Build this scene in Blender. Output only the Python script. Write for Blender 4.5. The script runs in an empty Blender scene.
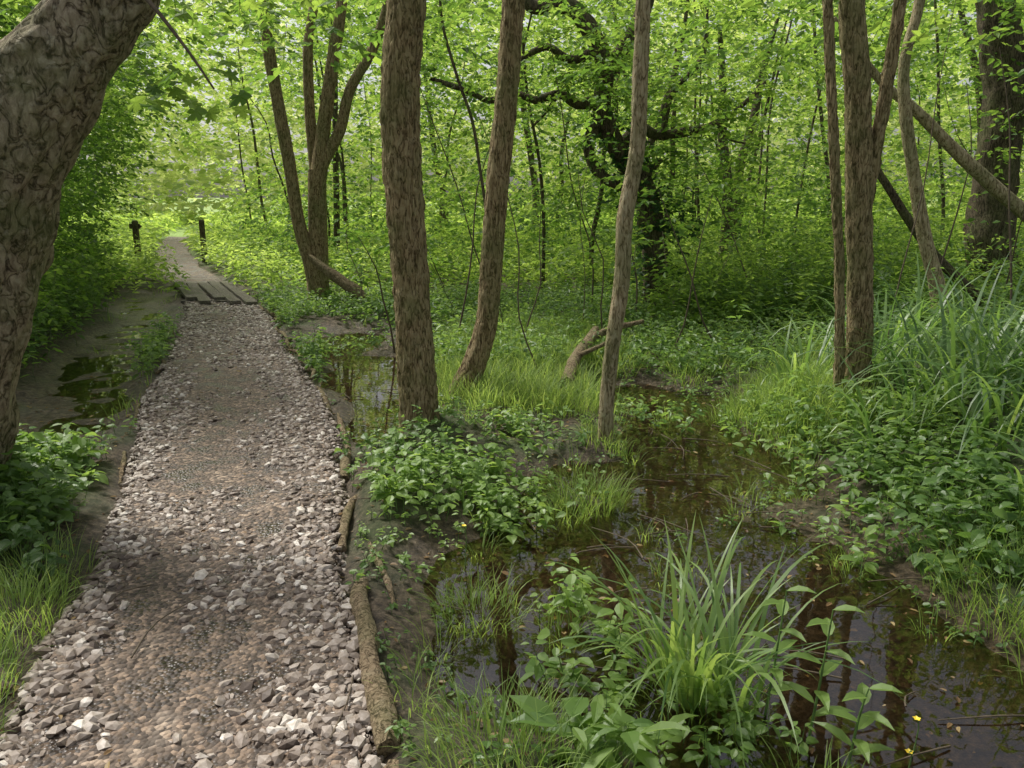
import bpy, math, numpy as np
from mathutils import Vector
rng=np.random.default_rng(11)
scene=bpy.context.scene
COL=scene.collection

# ------------------------------------------------------------ noise
def _h(ix,iy,iz,seed):
    n=(ix.astype(np.int64)*374761393+iy.astype(np.int64)*668265263+iz.astype(np.int64)*2147483647+seed*974634777)&0xffffffff
    n=((n^(n>>13))*1274126177)&0xffffffff
    n=((n^(n>>16))*2246822519)&0xffffffff
    n=n^(n>>15)
    return (n&0xffffff)/float(0xffffff)
def vn(x,y,z=0.0,seed=0):
    x=np.asarray(x,float);y=np.asarray(y,float);z=np.asarray(z,float)+x*0
    ix=np.floor(x);iy=np.floor(y);iz=np.floor(z)
    fx=x-ix;fy=y-iy;fz=z-iz
    fx=fx*fx*(3-2*fx);fy=fy*fy*(3-2*fy);fz=fz*fz*(3-2*fz)
    r=0
    for a in (0,1):
        for b in (0,1):
            for c in (0,1):
                w=(fx if a else 1-fx)*(fy if b else 1-fy)*(fz if c else 1-fz)
                r=r+w*_h(ix+a,iy+b,iz+c,seed)
    return r
def fbm(x,y,z=0.0,seed=0,o=3):
    r=0;a=.5;t=0
    for i in range(o):
        r=r+a*vn(np.asarray(x)*2**i,np.asarray(y)*2**i,np.asarray(z)*2**i,seed+i*17);t+=a;a*=.5
    return r/t
def norm(a): return a/np.maximum(np.linalg.norm(a,axis=-1,keepdims=True),1e-9)
def sm(a,b,x):
    t=np.clip((x-a)/(b-a),0,1);return t*t*(3-2*t)

# ------------------------------------------------------------ geometry accumulator
class Geo:
    def __init__(s): s.V=[];s.F=[];s.var=[];s.mat=[];s.n=0;s.sm=[]
    def add(s,V,F,var,mat=0,smooth=False):
        V=np.asarray(V,float).reshape(-1,3);F=np.asarray(F,np.int64)
        s.V.append(V);s.F.append(F+s.n);s.n+=len(V)
        s.var.append(np.broadcast_to(np.asarray(var,float),(len(F),)).copy());s.mat.append(np.full(len(F),mat,np.int32));s.sm.append(np.full(len(F),smooth,bool))
    def build(s,name,mats,parent=None):
        V=np.concatenate(s.V)
        me=bpy.data.meshes.new(name)
        nl=sum(f.size for f in s.F);npoly=sum(len(f) for f in s.F)
        loops=np.concatenate([f.ravel() for f in s.F]).astype(np.int32)
        starts=np.concatenate([np.full(len(f),f.shape[1]) for f in s.F])
        ls=np.concatenate([[0],np.cumsum(starts)[:-1]]).astype(np.int32)
        me.vertices.add(len(V));me.vertices.foreach_set('co',V.astype(np.float32).ravel())
        me.loops.add(nl);me.loops.foreach_set('vertex_index',loops)
        me.polygons.add(npoly);me.polygons.foreach_set('loop_start',ls)
        me.polygons.foreach_set('material_index',np.concatenate(s.mat))
        me.polygons.foreach_set('use_smooth',np.concatenate(s.sm))
        a=me.attributes.new('var','FLOAT','FACE');a.data.foreach_set('value',np.concatenate(s.var).astype(np.float32))
        me.update(calc_edges=True)
        for m in mats: me.materials.append(m)
        ob=bpy.data.objects.new(name,me);COL.objects.link(ob)
        if parent: ob.parent=parent
        return ob
def empty(name):
    e=bpy.data.objects.new(name,None);COL.objects.link(e);e.empty_display_size=.2;return e

def inst(s,T,TF,O,A,C,L,W,var,mat=0,jit=0,smooth=False):
    n=len(O)
    if n==0: return
    T=np.asarray(T,float);A=norm(A);B=norm(np.cross(C,A));C=np.cross(A,B)
    L=np.broadcast_to(L,(n,));W=np.broadcast_to(W,(n,))
    TT=np.broadcast_to(T[None],(n,len(T),3))
    if jit: TT=TT*(1+rng.uniform(-jit,jit,(n,len(T),1)))
    V=O[:,None,:]+TT[:,:,0:1]*(L[:,None,None]*A[:,None])+TT[:,:,1:2]*(W[:,None,None]*B[:,None])+TT[:,:,2:3]*(L[:,None,None]*C[:,None])
    base=(np.arange(n)*len(T))[:,None,None]
    var=np.broadcast_to(var,(n,))
    s.V.append(V.reshape(-1,3))
    for f in TF:
        f=np.asarray(f)
        F=(base+f[None]).reshape(-1,f.shape[1])+s.n
        s.F.append(F);s.var.append(np.repeat(var,len(f)).astype(float));s.mat.append(np.full(len(F),mat,np.int32));s.sm.append(np.full(len(F),smooth,bool))
    s.n+=n*len(T)
# templates
LEAF4=([(0,0,0),(.45,.5,.07),(1,0,-.08),(.45,-.5,.07)],[[(0,2,1),(0,3,2)]])
LEAF6=([(0,0,0),(.22,.42,.06),(.6,.40,.05),(1,0,-.1),(.6,-.40,.05),(.22,-.42,.06)],[[(0,3,2,1),(0,5,4,3)]])
LEAF10=([(0,0,0),(.12,.3,.04),(.38,.5,.08),(.7,.34,.03),(1,0,-.14),(.7,-.34,.03),(.38,-.5,.08),(.12,-.3,.04),(.35,0,.0),(.7,0,-.03)],
        [[(0,8,2,1),(8,9,3,2),(0,7,6,8),(8,6,5,9)],[(9,4,3),(9,5,4)]])
def maple():
    pts=[(0,0),(-.08,.22),(-.02,.5),(.14,.42),(.25,.30),(.34,.58),(.62,.56),(.56,.36),(.5,.2),(.72,.24),(.82,.12),(1.05,0)]
    full=pts+[(x,-y) for x,y in pts[-2:0:-1]]
    T=[(x,y,.05*math.cos(9*y)-.12*x*x-.10*abs(y)) for x,y in full]+[(.35,0,.05)]
    n=len(full);return (T,[[(n,(i+1)%n,i) for i in range(n)]])
MAPLE=maple()
TWIG=([(0,.5,0),(1,.15,0),(1,-.15,0),(0,-.5,0)],[[(0,3,2,1)]])

def blades(g,P,az,L,W,th0,bend,var,seg=6,mat=0):
    n=len(P);t=np.linspace(0,1,seg+1)
    Hh=np.stack([np.cos(az),np.sin(az),az*0],1)
    side=np.stack([-np.sin(az),np.cos(az),az*0],1)
    ctr=np.zeros((n,seg+1,3));ctr[:,0]=P
    for i in range(seg):
        th=np.minimum(th0+bend*((i+.5)/seg)**1.3,2.7)
        d=Hh*np.sin(th)[:,None];d[:,2]+=np.cos(th)
        ctr[:,i+1]=ctr[:,i]+d*(L/seg)[:,None]
    wt=np.array([.75 if i==0 else (1-(tt**2.2))*1.0+.03 for i,tt in enumerate(t)])
    off=side[:,None,:]*(W[:,None,None]*.5*wt[None,:,None])
    rot=rng.uniform(-.6,.6,n)
    off=off+np.array([0,0,1.])*(W[:,None,None]*.5*wt[None,:,None]*rot[:,None,None]*.6)
    V=np.stack([ctr-off,ctr+off],2).reshape(n,-1,3)
    f=np.array([(2*i,2*i+1,2*i+3,2*i+2) for i in range(seg)])
    F=((np.arange(n)*(2*(seg+1)))[:,None,None]+f[None]).reshape(-1,4)
    g.add(V,F,np.repeat(np.broadcast_to(var,(n,)),seg),mat,True)

def tube(g,pts,rad,ring=16,step=.05,amp=.0,freq=20,lump=0,lf=3,mat=0,seed=0,closed=True):
    pts=np.asarray(pts,float);rad=np.asarray(rad,float)
    P=[];R=[]
    n=len(pts)
    for i in range(n-1):
        p0=pts[max(i-1,0)];p1=pts[i];p2=pts[i+1];p3=pts[min(i+2,n-1)]
        k=max(2,int(np.linalg.norm(p2-p1)/step))
        for j in range(k):
            t=j/k
            P.append(.5*((2*p1)+(-p0+p2)*t+(2*p0-5*p1+4*p2-p3)*t*t+(-p0+3*p1-3*p2+p3)*t**3))
            R.append(rad[i]*(1-t)+rad[i+1]*t)
    P.append(pts[-1]);R.append(rad[-1]);P=np.array(P);R=np.array(R)
    T=norm(np.gradient(P,axis=0))
    u=np.cross(T[0],[0.3,1,.1]);u/=np.linalg.norm(u)
    U=[u]
    for i in range(1,len(P)):
        u=U[-1]-T[i]*np.dot(U[-1],T[i]);u/=np.linalg.norm(u);U.append(u)
    U=np.array(U);Wv=np.cross(T,U)
    a=np.linspace(0,2*math.pi,ring,endpoint=False)
    dirs=U[:,None]*np.cos(a)[None,:,None]+Wv[:,None]*np.sin(a)[None,:,None]
    s=np.concatenate([[0],np.cumsum(np.linalg.norm(np.diff(P,axis=0),axis=1))])
    rr=np.broadcast_to(R[:,None],dirs.shape[:2]).copy()
    q=dirs*R[:,None,None]
    if lump: rr=rr*(1+lump*(fbm(dirs[...,0]*1.3+5,dirs[...,1]*1.3+seed,s[:,None]*lf+dirs[...,2],seed,2)-.5)*2)
    if amp: rr=rr+amp*(np.abs(fbm(q[...,0]*freq+seed,q[...,1]*freq,s[:,None]*freq*.22+q[...,2]*freq*.3,seed+3,3)-.5)*4-.6)
    V=P[:,None]+dirs*rr[...,None]
    m=len(P)
    idx=np.arange(m*ring).reshape(m,ring)
    F=np.stack([idx[:-1],np.roll(idx,-1,1)[:-1],np.roll(idx,-1,1)[1:],idx[1:]],-1).reshape(-1,4)
    g.add(V,F,rng.random(),mat,True)
    if closed:
        for e,o in ((0,1),(m-1,-1)):
            c=np.concatenate([V[e],P[e][None]])
            f=[(i,(i+1)%ring,ring) if o<0 else ((i+1)%ring,i,ring) for i in range(ring)]
            g.add(c,f,.5,mat,False)
    return P,R

# ------------------------------------------------------------ materials
def newmat(name):
    m=bpy.data.materials.new(name);m.use_nodes=True;nt=m.node_tree;nt.nodes.clear()
    out=nt.nodes.new('ShaderNodeOutputMaterial');return m,nt,out
def ramp(nt,stops):
    r=nt.nodes.new('ShaderNodeValToRGB');el=r.color_ramp.elements
    while len(el)<len(stops): el.new(.5)
    for e,(p,c) in zip(el,stops): e.position=p;e.color=(*c,1)
    return r
def leafmat(name,c0,c1,c2,trans=.5,gloss=.02,rough=.45,tmul=1.75,tb=.75):
    m,nt,out=newmat(name);N=nt.nodes.new;K=nt.links.new
    at=N('ShaderNodeAttribute');at.attribute_name='var'
    r=ramp(nt,[(0,c0),(.5,c1),(1,c2)]);K(at.outputs['Fac'],r.inputs[0])
    r2=ramp(nt,[(p,(min(.9,c[0]*tmul*1.15),min(.9,c[1]*tmul*1.05),c[2]*tmul*tb)) for p,c in ((0,c0),(.5,c1),(1,c2))]);K(at.outputs['Fac'],r2.inputs[0])
    d=N('ShaderNodeBsdfDiffuse');K(r.outputs[0],d.inputs[0])
    t=N('ShaderNodeBsdfTranslucent');K(r2.outputs[0],t.inputs[0])
    mx=N('ShaderNodeMixShader');mx.inputs[0].default_value=trans;K(d.outputs[0],mx.inputs[1]);K(t.outputs[0],mx.inputs[2])
    gl=N('ShaderNodeBsdfGlossy');gl.inputs['Roughness'].default_value=rough
    m2=N('ShaderNodeMixShader');m2.inputs[0].default_value=gloss;K(mx.outputs[0],m2.inputs[1]);K(gl.outputs[0],m2.inputs[2])
    K(m2.outputs[0],out.inputs[0]);return m
G_HERB=leafmat('herb_leaf',(.055,.12,.028),(.12,.22,.05),(.23,.35,.085),gloss=.04)
G_GRASS=leafmat('grass_blade',(.10,.18,.04),(.18,.285,.065),(.31,.41,.12))
G_SEDGE=leafmat('sedge_blade',(.05,.12,.035),(.14,.25,.06),(.28,.40,.11),gloss=.06)
G_TREE=leafmat('tree_leaf',(.045,.10,.018),(.105,.205,.036),(.22,.34,.065),trans=.57)
G_DARK=leafmat('dark_leaf',(.02,.05,.018),(.04,.09,.03),(.07,.14,.045),trans=.4)
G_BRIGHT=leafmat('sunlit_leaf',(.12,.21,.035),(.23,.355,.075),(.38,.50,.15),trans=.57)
G_FAR=leafmat('hazed_far_leaf',(.24,.33,.11),(.38,.47,.21),(.55,.62,.38),trans=.55)  # depth haze painted into the leaf colour: paler and less saturated
G_DEAD=leafmat('dead_leaf',(.10,.06,.03),(.20,.13,.06),(.38,.29,.14),trans=.25)
def simple(name,col,rough=.8):
    m,nt,out=newmat(name);b=nt.nodes.new('ShaderNodeBsdfPrincipled');b.inputs['Roughness'].default_value=rough
    no=nt.nodes.new('ShaderNodeTexNoise');no.inputs['Scale'].default_value=30;g=nt.nodes.new('ShaderNodeNewGeometry');nt.links.new(g.outputs['Position'],no.inputs['Vector'])
    r=ramp(nt,[(.3,tuple(c*.6 for c in col)),(.7,tuple(c*1.3 for c in col))]);nt.links.new(no.outputs['Fac'],r.inputs[0]);nt.links.new(r.outputs[0],b.inputs['Base Color']);nt.links.new(b.outputs[0],out.inputs[0]);return m
M_TWIG=simple('twig',(.10,.075,.045));M_STEM=simple('green_stem',(.10,.18,.04),.6);M_YEL=simple('yellow_petal',(.75,.55,.03),.5)

def bark(name,dark,mid,light,moss=(.115,.15,.045),mossamt=.5,sc=1.0,bump=1.0,lichen=.4,stretch=.14,dist=.02):
    m,nt,out=newmat(name);N=nt.nodes.new;K=nt.links.new
    g=N('ShaderNodeTexCoord');mp=N('ShaderNodeMapping');mp.inputs['Scale'].default_value=(1,1,stretch);K(g.outputs['Object'],mp.inputs[0])
    n1=N('ShaderNodeTexNoise');n1.inputs['Scale'].default_value=75*sc;n1.inputs['Detail'].default_value=6;n1.inputs['Roughness'].default_value=.75;n1.inputs['Distortion'].default_value=.5;K(mp.outputs[0],n1.inputs['Vector'])
    mp2=N('ShaderNodeMapping');mp2.inputs['Scale'].default_value=(1,1,stretch*1.8);K(g.outputs['Object'],mp2.inputs[0])
    nr=N('ShaderNodeTexNoise');nr.inputs['Scale'].default_value=34*sc;nr.inputs['Detail'].default_value=3;nr.inputs['Distortion'].default_value=.8;K(mp2.outputs[0],nr.inputs['Vector'])
    sb=N('ShaderNodeMath');sb.operation='SUBTRACT';sb.inputs[1].default_value=.5;K(nr.outputs['Fac'],sb.inputs[0])
    ab=N('ShaderNodeMath');ab.operation='ABSOLUTE';K(sb.outputs[0],ab.inputs[0])
    mr=N('ShaderNodeMapRange');mr.inputs[2].default_value=.07;K(ab.outputs[0],mr.inputs[0])
    mul=N('ShaderNodeMath');mul.operation='MULTIPLY_ADD';K(mr.outputs[0],mul.inputs[0]);mul.inputs[1].default_value=.24;K(n1.outputs['Fac'],mul.inputs[2])
    r=ramp(nt,[(.47,dark),(.64,mid),(.84,light)]);K(mul.outputs[0],r.inputs[0])
    n2=N('ShaderNodeTexNoise');n2.inputs['Scale'].default_value=3.0;n2.inputs['Detail'].default_value=6;n2.inputs['Roughness'].default_value=.65;K(g.outputs['Object'],n2.inputs['Vector'])
    m2=N('ShaderNodeMapRange');m2.inputs[1].default_value=.42;m2.inputs[2].default_value=.64;m2.inputs[4].default_value=mossamt;K(n2.outputs['Fac'],m2.inputs[0])
    ml=N('ShaderNodeMix');ml.data_type='RGBA';ml.inputs[6].default_value=(*[c*.3 for c in moss],1);ml.inputs[7].default_value=(*[c*1.6 for c in moss],1);K(mul.outputs[0],ml.inputs[0])
    mx=N('ShaderNodeMix');mx.data_type='RGBA';K(m2.outputs[0],mx.inputs[0]);K(r.outputs[0],mx.inputs[6]);K(ml.outputs[2],mx.inputs[7])
    n3=N('ShaderNodeTexNoise');n3.inputs['Scale'].default_value=22;n3.inputs['Detail'].default_value=5;K(g.outputs['Object'],n3.inputs['Vector'])
    m3=N('ShaderNodeMapRange');m3.inputs[1].default_value=.57;m3.inputs[2].default_value=.66;m3.inputs[4].default_value=lichen;K(n3.outputs['Fac'],m3.inputs[0])
    mx2=N('ShaderNodeMix');mx2.data_type='RGBA';K(m3.outputs[0],mx2.inputs[0]);K(mx.outputs[2],mx2.inputs[6]);mx2.inputs[7].default_value=(light[0]*1.05,light[1]*1.15,light[2]*1.15,1)
    b=N('ShaderNodeBsdfPrincipled');b.inputs['Roughness'].default_value=.9;b.inputs['Specular IOR Level'].default_value=.2;K(mx2.outputs[2],b.inputs['Base Color'])
    bp=N('ShaderNodeBump');bp.inputs['Strength'].default_value=bump;bp.inputs['Distance'].default_value=dist;K(mul.outputs[0],bp.inputs['Height']);K(bp.outputs[0],b.inputs['Normal'])
    K(b.outputs[0],out.inputs[0]);return m
B_ASH=bark('bark_brown',(.07,.048,.022),(.28,.205,.105),(.48,.38,.22))
B_PALE=bark('bark_pale',(.13,.10,.05),(.40,.32,.18),(.58,.49,.32),lichen=.4)
B_GREY=bark('bark_grey',(.075,.058,.038),(.28,.225,.15),(.50,.42,.30),mossamt=.55,sc=.45,lichen=.6,stretch=.36,dist=.035)
B_OAK=bark('bark_dark',(.02,.017,.012),(.09,.07,.045),(.19,.15,.10),mossamt=.4)
B_LOG=bark('log_bark',(.07,.05,.03),(.26,.19,.115),(.43,.33,.21),mossamt=.35,stretch=.6)
B_PLANK=bark('plank_wood',(.09,.075,.06),(.22,.19,.155),(.33,.30,.26),mossamt=.25,stretch=1)

# ------------------------------------------------------------ path layout
PY=np.array([-6,0,1.0,1.97,2.57,3.11,4.02,5.10,6.17,8.26,11.27,13.7,17.4,22,29,40])
PL=np.array([-1.3,-1.42,-1.45,-1.52,-1.70,-1.82,-2.10,-2.50,-2.95,-3.65,-4.60,-5.78,-7.8,-9.8,-12.4,-16])
PR=np.array([-.1,-.2,-.28,-.364,-.531,-.691,-.899,-1.152,-1.497,-2.345,-3.52,-4.70,-6.7,-8.8,-11.4,-15])
def wob(y,s): return .07*(vn(y*1.9,y*0+s,0,61)-.5)+.08*(vn(y*.7,y*0+s,0,62)-.5)
def pl(y): return np.interp(y,PY,PL)+wob(np.asarray(y,float),3)
def pr(y): return np.interp(y,PY,PR)+wob(np.asarray(y,float),9)
def pathd(x,y): return np.minimum(x-pl(y),pr(y)-x)
WATER=-.07
wet=[(.75,3.15,1.0,.95,.15),(.25,4.3,.75,.45,.12),(1.15,4.75,.8,.65,.14),(1.15,2.0,.95,.75,.16),(.02,3.25,.45,.8,.10),(.15,2.3,.4,.6,.09),(1.2,5.6,.5,.85,.13),(1.5,6.4,.75,.38,.13),(.9,6.9,.5,.25,.10),
     (-.93,5.9,.34,.95,.15),(-1.3,7.4,.55,.9,.15),(-1.95,9.0,.5,.9,.15),(-.5,4.55,.4,.25,.08)]
dry=[(-.3,4.15,.42,.45,.13),(-.55,5.15,.34,.45,.13),(.62,5.1,.22,.3,.10),(.43,4.15,.28,.22,.10),(-.1,2.85,.25,.22,.07),(.25,2.75,.16,.18,.07),(.62,2.4,.28,.24,.12),(.25,2.05,.25,.25,.12),(-.05,1.95,.3,.35,.1),(.95,2.2,.12,.15,.05),(2.35,5.4,.5,.5,.1)]
def Hgt(x,y):
    h=.02+.07*(fbm(x*1.3,y*1.3,0,3,3)-.5)+.045*(vn(x*5,y*5,0,9)-.5)+.018*(vn(x*17,y*17,0,19)-.5)
    for cx,cy,rx,ry,d in wet:
        q=((x-cx)/rx)**2+((y-cy)/ry)**2
        h=h-d*np.exp(-q*q*.7)
    ditch=pl(y)-.62-.1*np.sin(y*1.7)
    h=h-.092*np.exp(-(((x-ditch)/.50)**2)**2)*sm(4.4,5.2,y)*(1-sm(12.5,14,y))
    for cx,cy,rx,ry,d in dry:
        q=((x-cx)/rx)**2+((y-cy)/ry)**2
        h=h+d*np.exp(-q*.9)
    near=1-sm(6,8,y)
    h=h+near*.28*sm(1.75,3.0,x)*sm(.5,2,y)+.18*sm(2.5,6,x)*sm(7,10,y)
    h=h+.10*(1-sm(3.8,4.8,y))*sm(0,.8,-x+pl(y))
    h=h+.25*sm(1.3,2.4,pl(y)-x)*sm(4.5,6,y)*(1-sm(12,16,y))
    h=h+.12*sm(14,22,y)
    pd=pathd(x,y)
    k=sm(-.12,.02,pd)
    h=h*(1-k)+(-.03+.12*sm(14,22,y))*k
    return h
def PZ(x,y): return .03+.12*sm(14,22,y)+.020*(fbm(x*3,y*3,0,21,3)-.5)
fx=np.arange(-7,7.01,.05);fx=np.concatenate([-7-np.cumsum(.06*1.09**np.arange(0,75))[::-1],fx,7+np.cumsum(.06*1.09**np.arange(0,75))])
fy=np.arange(.5,11,.05);fy=np.concatenate([.5-np.cumsum(.1*1.12**np.arange(0,50))[::-1],fy,11+np.cumsum(.06*1.08**np.arange(0,80))])
X,Y=np.meshgrid(fx,fy);Z=Hgt(X,Y)
idx=np.arange(X.size).reshape(X.shape)
g=Geo();g.add(np.stack([X,Y,Z],-1),np.stack([idx[:-1,:-1],idx[:-1,1:],idx[1:,1:],idx[1:,:-1]],-1).reshape(-1,4),.5,0,True)
def groundmat():
    m,nt,out=newmat('wet_soil');N=nt.nodes.new;K=nt.links.new
    ge=N('ShaderNodeNewGeometry');sx=N('ShaderNodeSeparateXYZ');K(ge.outputs['Position'],sx.inputs[0])
    n1=N('ShaderNodeTexNoise');n1.inputs['Scale'].default_value=26;n1.inputs['Detail'].default_value=7;n1.inputs['Roughness'].default_value=.8;K(ge.outputs['Position'],n1.inputs['Vector'])
    r=ramp(nt,[(.38,(.025,.017,.010)),(.5,(.09,.065,.04)),(.64,(.23,.175,.115))]);K(n1.outputs['Fac'],r.inputs[0])
    n2=N('ShaderNodeTexNoise');n2.inputs['Scale'].default_value=1.6;n2.inputs['Detail'].default_value=5;K(ge.outputs['Position'],n2.inputs['Vector'])
    ad=N('ShaderNodeMath');ad.operation='MULTIPLY_ADD';K(sx.outputs[2],ad.inputs[0]);ad.inputs[1].default_value=3.0;K(n2.outputs['Fac'],ad.inputs[2])
    mr=N('ShaderNodeMapRange');mr.inputs[1].default_value=.45;mr.inputs[2].default_value=.70;mr.inputs[4].default_value=.7;K(ad.outputs[0],mr.inputs[0])
    far=N('ShaderNodeMapRange');far.inputs[1].default_value=16;far.inputs[2].default_value=30;K(sx.outputs[1],far.inputs[0])
    gr=N('ShaderNodeMix');gr.data_type='RGBA';gr.inputs[6].default_value=(.055,.09,.025,1);gr.inputs[7].default_value=(.24,.34,.09,1);K(far.outputs[0],gr.inputs[0])
    mm=N('ShaderNodeMath');mm.operation='MAXIMUM';K(mr.outputs[0],mm.inputs[0]);K(far.outputs[0],mm.inputs[1])
    mx=N('ShaderNodeMix');mx.data_type='RGBA';K(mm.outputs[0],mx.inputs[0]);K(r.outputs[0],mx.inputs[6]);K(gr.outputs[2],mx.inputs[7])
    b=N('ShaderNodeBsdfPrincipled');K(mx.outputs[2],b.inputs['Base Color']);b.inputs['Specular IOR Level'].default_value=.5
    rr=N('ShaderNodeMapRange');rr.inputs[1].default_value=-.06;rr.inputs[2].default_value=.03;rr.inputs[3].default_value=.3;rr.inputs[4].default_value=.9;K(sx.outputs[2],rr.inputs[0]);K(rr.outputs[0],b.inputs['Roughness'])
    bp=N('ShaderNodeBump');bp.inputs['Strength'].default_value=1;bp.inputs['Distance'].default_value=.03;K(n1.outputs['Fac'],bp.inputs['Height']);K(bp.outputs[0],b.inputs['Normal'])
    K(b.outputs[0],out.inputs[0]);return m
g.build('ground',[groundmat()])
ys=np.concatenate([np.arange(-6,0,.3),np.arange(0,14,.05),np.arange(14,29,.25)]);us=np.linspace(0,1,36)
YY=np.repeat(ys[:,None],36,1);XX=pl(YY)+(pr(YY)-pl(YY))*us[None]
XX=XX+((us[None]<.02)|(us[None]>.98))*.08*(vn(YY*5,us[None]*9,0,5)-.5)
ZZ=PZ(XX,YY)-.10*np.maximum(sm(.06,0,us),sm(.94,1,us))[None]
ZZ=ZZ-.02*np.exp(-(((XX-(pl(YY)+pr(YY))/2)/.3)**2))
idx=np.arange(XX.size).reshape(XX.shape)
g=Geo();g.add(np.stack([XX,YY,ZZ],-1),np.stack([idx[:-1,:-1],idx[:-1,1:],idx[1:,1:],idx[1:,:-1]],-1).reshape(-1,4),.5,0,True)
def pathmat():
    m,nt,out=newmat('gravel_earth');N=nt.nodes.new;K=nt.links.new
    ge=N('ShaderNodeNewGeometry')
    n1=N('ShaderNodeTexNoise');n1.inputs['Scale'].default_value=4;n1.inputs['Detail'].default_value=7;n1.inputs['Roughness'].default_value=.75;K(ge.outputs['Position'],n1.inputs['Vector'])
    r=ramp(nt,[(.38,(.045,.031,.021)),(.52,(.125,.09,.064)),(.66,(.22,.175,.135))]);K(n1.outputs['Fac'],r.inputs[0])
    v=N('ShaderNodeTexVoronoi');v.inputs['Scale'].default_value=60;K(ge.outputs['Position'],v.inputs['Vector'])
    sp=N('ShaderNodeSeparateXYZ');K(v.outputs['Color'],sp.inputs[0])
    r2=ramp(nt,[(0,(.4,.4,.4)),(.6,(.95,.95,.95)),(1,(2.2,2.15,2.05))]);K(sp.outputs[0],r2.inputs[0])
    mu=N('ShaderNodeMix');mu.data_type='RGBA';mu.blend_type='MULTIPLY';mu.inputs[0].default_value=1;K(r.outputs[0],mu.inputs[6]);K(r2.outputs[0],mu.inputs[7])
    b=N('ShaderNodeBsdfPrincipled');K(mu.outputs[2],b.inputs['Base Color'])
    rr=N('ShaderNodeMapRange');rr.inputs[1].default_value=.4;rr.inputs[2].default_value=.55;rr.inputs[3].default_value=.35;rr.inputs[4].default_value=.85;K(n1.outputs['Fac'],rr.inputs[0]);K(rr.outputs[0],b.inputs['Roughness'])
    bp=N('ShaderNodeBump');bp.inputs['Strength'].default_value=.9;bp.inputs['Distance'].default_value=.012;bp.invert=True;K(v.outputs['Distance'],bp.inputs['Height']);K(bp.outputs[0],b.inputs['Normal'])
    K(b.outputs[0],out.inputs[0]);return m
g.build('gravel_path',[pathmat()])
ph=(1+5**.5)/2
ico=norm(np.array([(-1,ph,0),(1,ph,0),(-1,-ph,0),(1,-ph,0),(0,-1,ph),(0,1,ph),(0,-1,-ph),(0,1,-ph),(ph,0,-1),(ph,0,1),(-ph,0,-1),(-ph,0,1)],float))
icf=[(0,11,5),(0,5,1),(0,1,7),(0,7,10),(0,10,11),(1,5,9),(5,11,4),(11,10,2),(10,7,6),(7,1,8),(3,9,4),(3,4,2),(3,2,6),(3,6,8),(3,8,9),(4,9,5),(2,4,11),(6,2,10),(8,6,7),(9,8,1)]
def stonemat():
    m,nt,out=newmat('stone');N=nt.nodes.new;K=nt.links.new
    at=N('ShaderNodeAttribute');at.attribute_name='var'
    r=ramp(nt,[(0,(.09,.066,.05)),(.3,(.215,.17,.135)),(.65,(.37,.32,.275)),(1,(.64,.60,.54))]);K(at.outputs['Fac'],r.inputs[0])
    ge=N('ShaderNodeNewGeometry');n1=N('ShaderNodeTexNoise');n1.inputs['Scale'].default_value=60;n1.inputs['Detail'].default_value=4;K(ge.outputs['Position'],n1.inputs['Vector'])
    r2=ramp(nt,[(.3,(.7,.65,.58)),(.7,(1.15,1.15,1.15))]);K(n1.outputs['Fac'],r2.inputs[0])
    mu=N('ShaderNodeMix');mu.data_type='RGBA';mu.blend_type='MULTIPLY';mu.inputs[0].default_value=1;K(r.outputs[0],mu.inputs[6]);K(r2.outputs[0],mu.inputs[7])
    b=N('ShaderNodeBsdfPrincipled');b.inputs['Roughness'].default_value=.6;K(mu.outputs[2],b.inputs['Base Color'])
    K(b.outputs[0],out.inputs[0]);return m
def stones(g,n,y0,y1,smin,smax,over=.05,edge=.0,p=2.0):
    y=rng.uniform(y0,y1,n);u=rng.random(n)
    x=pl(y)-over+(pr(y)-pl(y)+2*over)*u
    keep=rng.random(n)<np.clip(.22+1.7*(np.abs(u-.47)*2)**2*(1-edge)+ 1.9*(fbm(x*2.5,y*1.6,0,77,2)-.45)+edge,0,1)
    x,y=x[keep],y[keep];n=len(x)
    s=smin+(smax-smin)*rng.random(n)**p
    z=PZ(x,y)-.10*sm(.04,-.04,pathd(x,y))-.02*np.exp(-(((x-(pl(y)+pr(y))/2)/.3)**2))+s*.14-.006
    O=np.stack([x,y,z],1);az=rng.uniform(0,6.28,n)
    A=np.stack([np.cos(az),np.sin(az),rng.normal(0,.22,n)],1);C=np.stack([rng.normal(0,.25,n),rng.normal(0,.25,n),np.ones(n)],1)
    T=ico*np.array([1,1,.5])*.5
    inst(g,T,[icf],O,A,C,s*1.15,s*rng.uniform(.5,1,n),np.clip(rng.normal(.46,.28,n),0,1),0,jit=.34)
g=Geo()
stones(g,7500,.9,3.4,.014,.062,p=2.3)
stones(g,10000,.9,3.4,.006,.016,edge=.35)
stones(g,10000,3.4,7,.014,.055)
stones(g,6500,7,12,.02,.055,edge=.1)
g.build('path_stones',[stonemat()])
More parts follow.
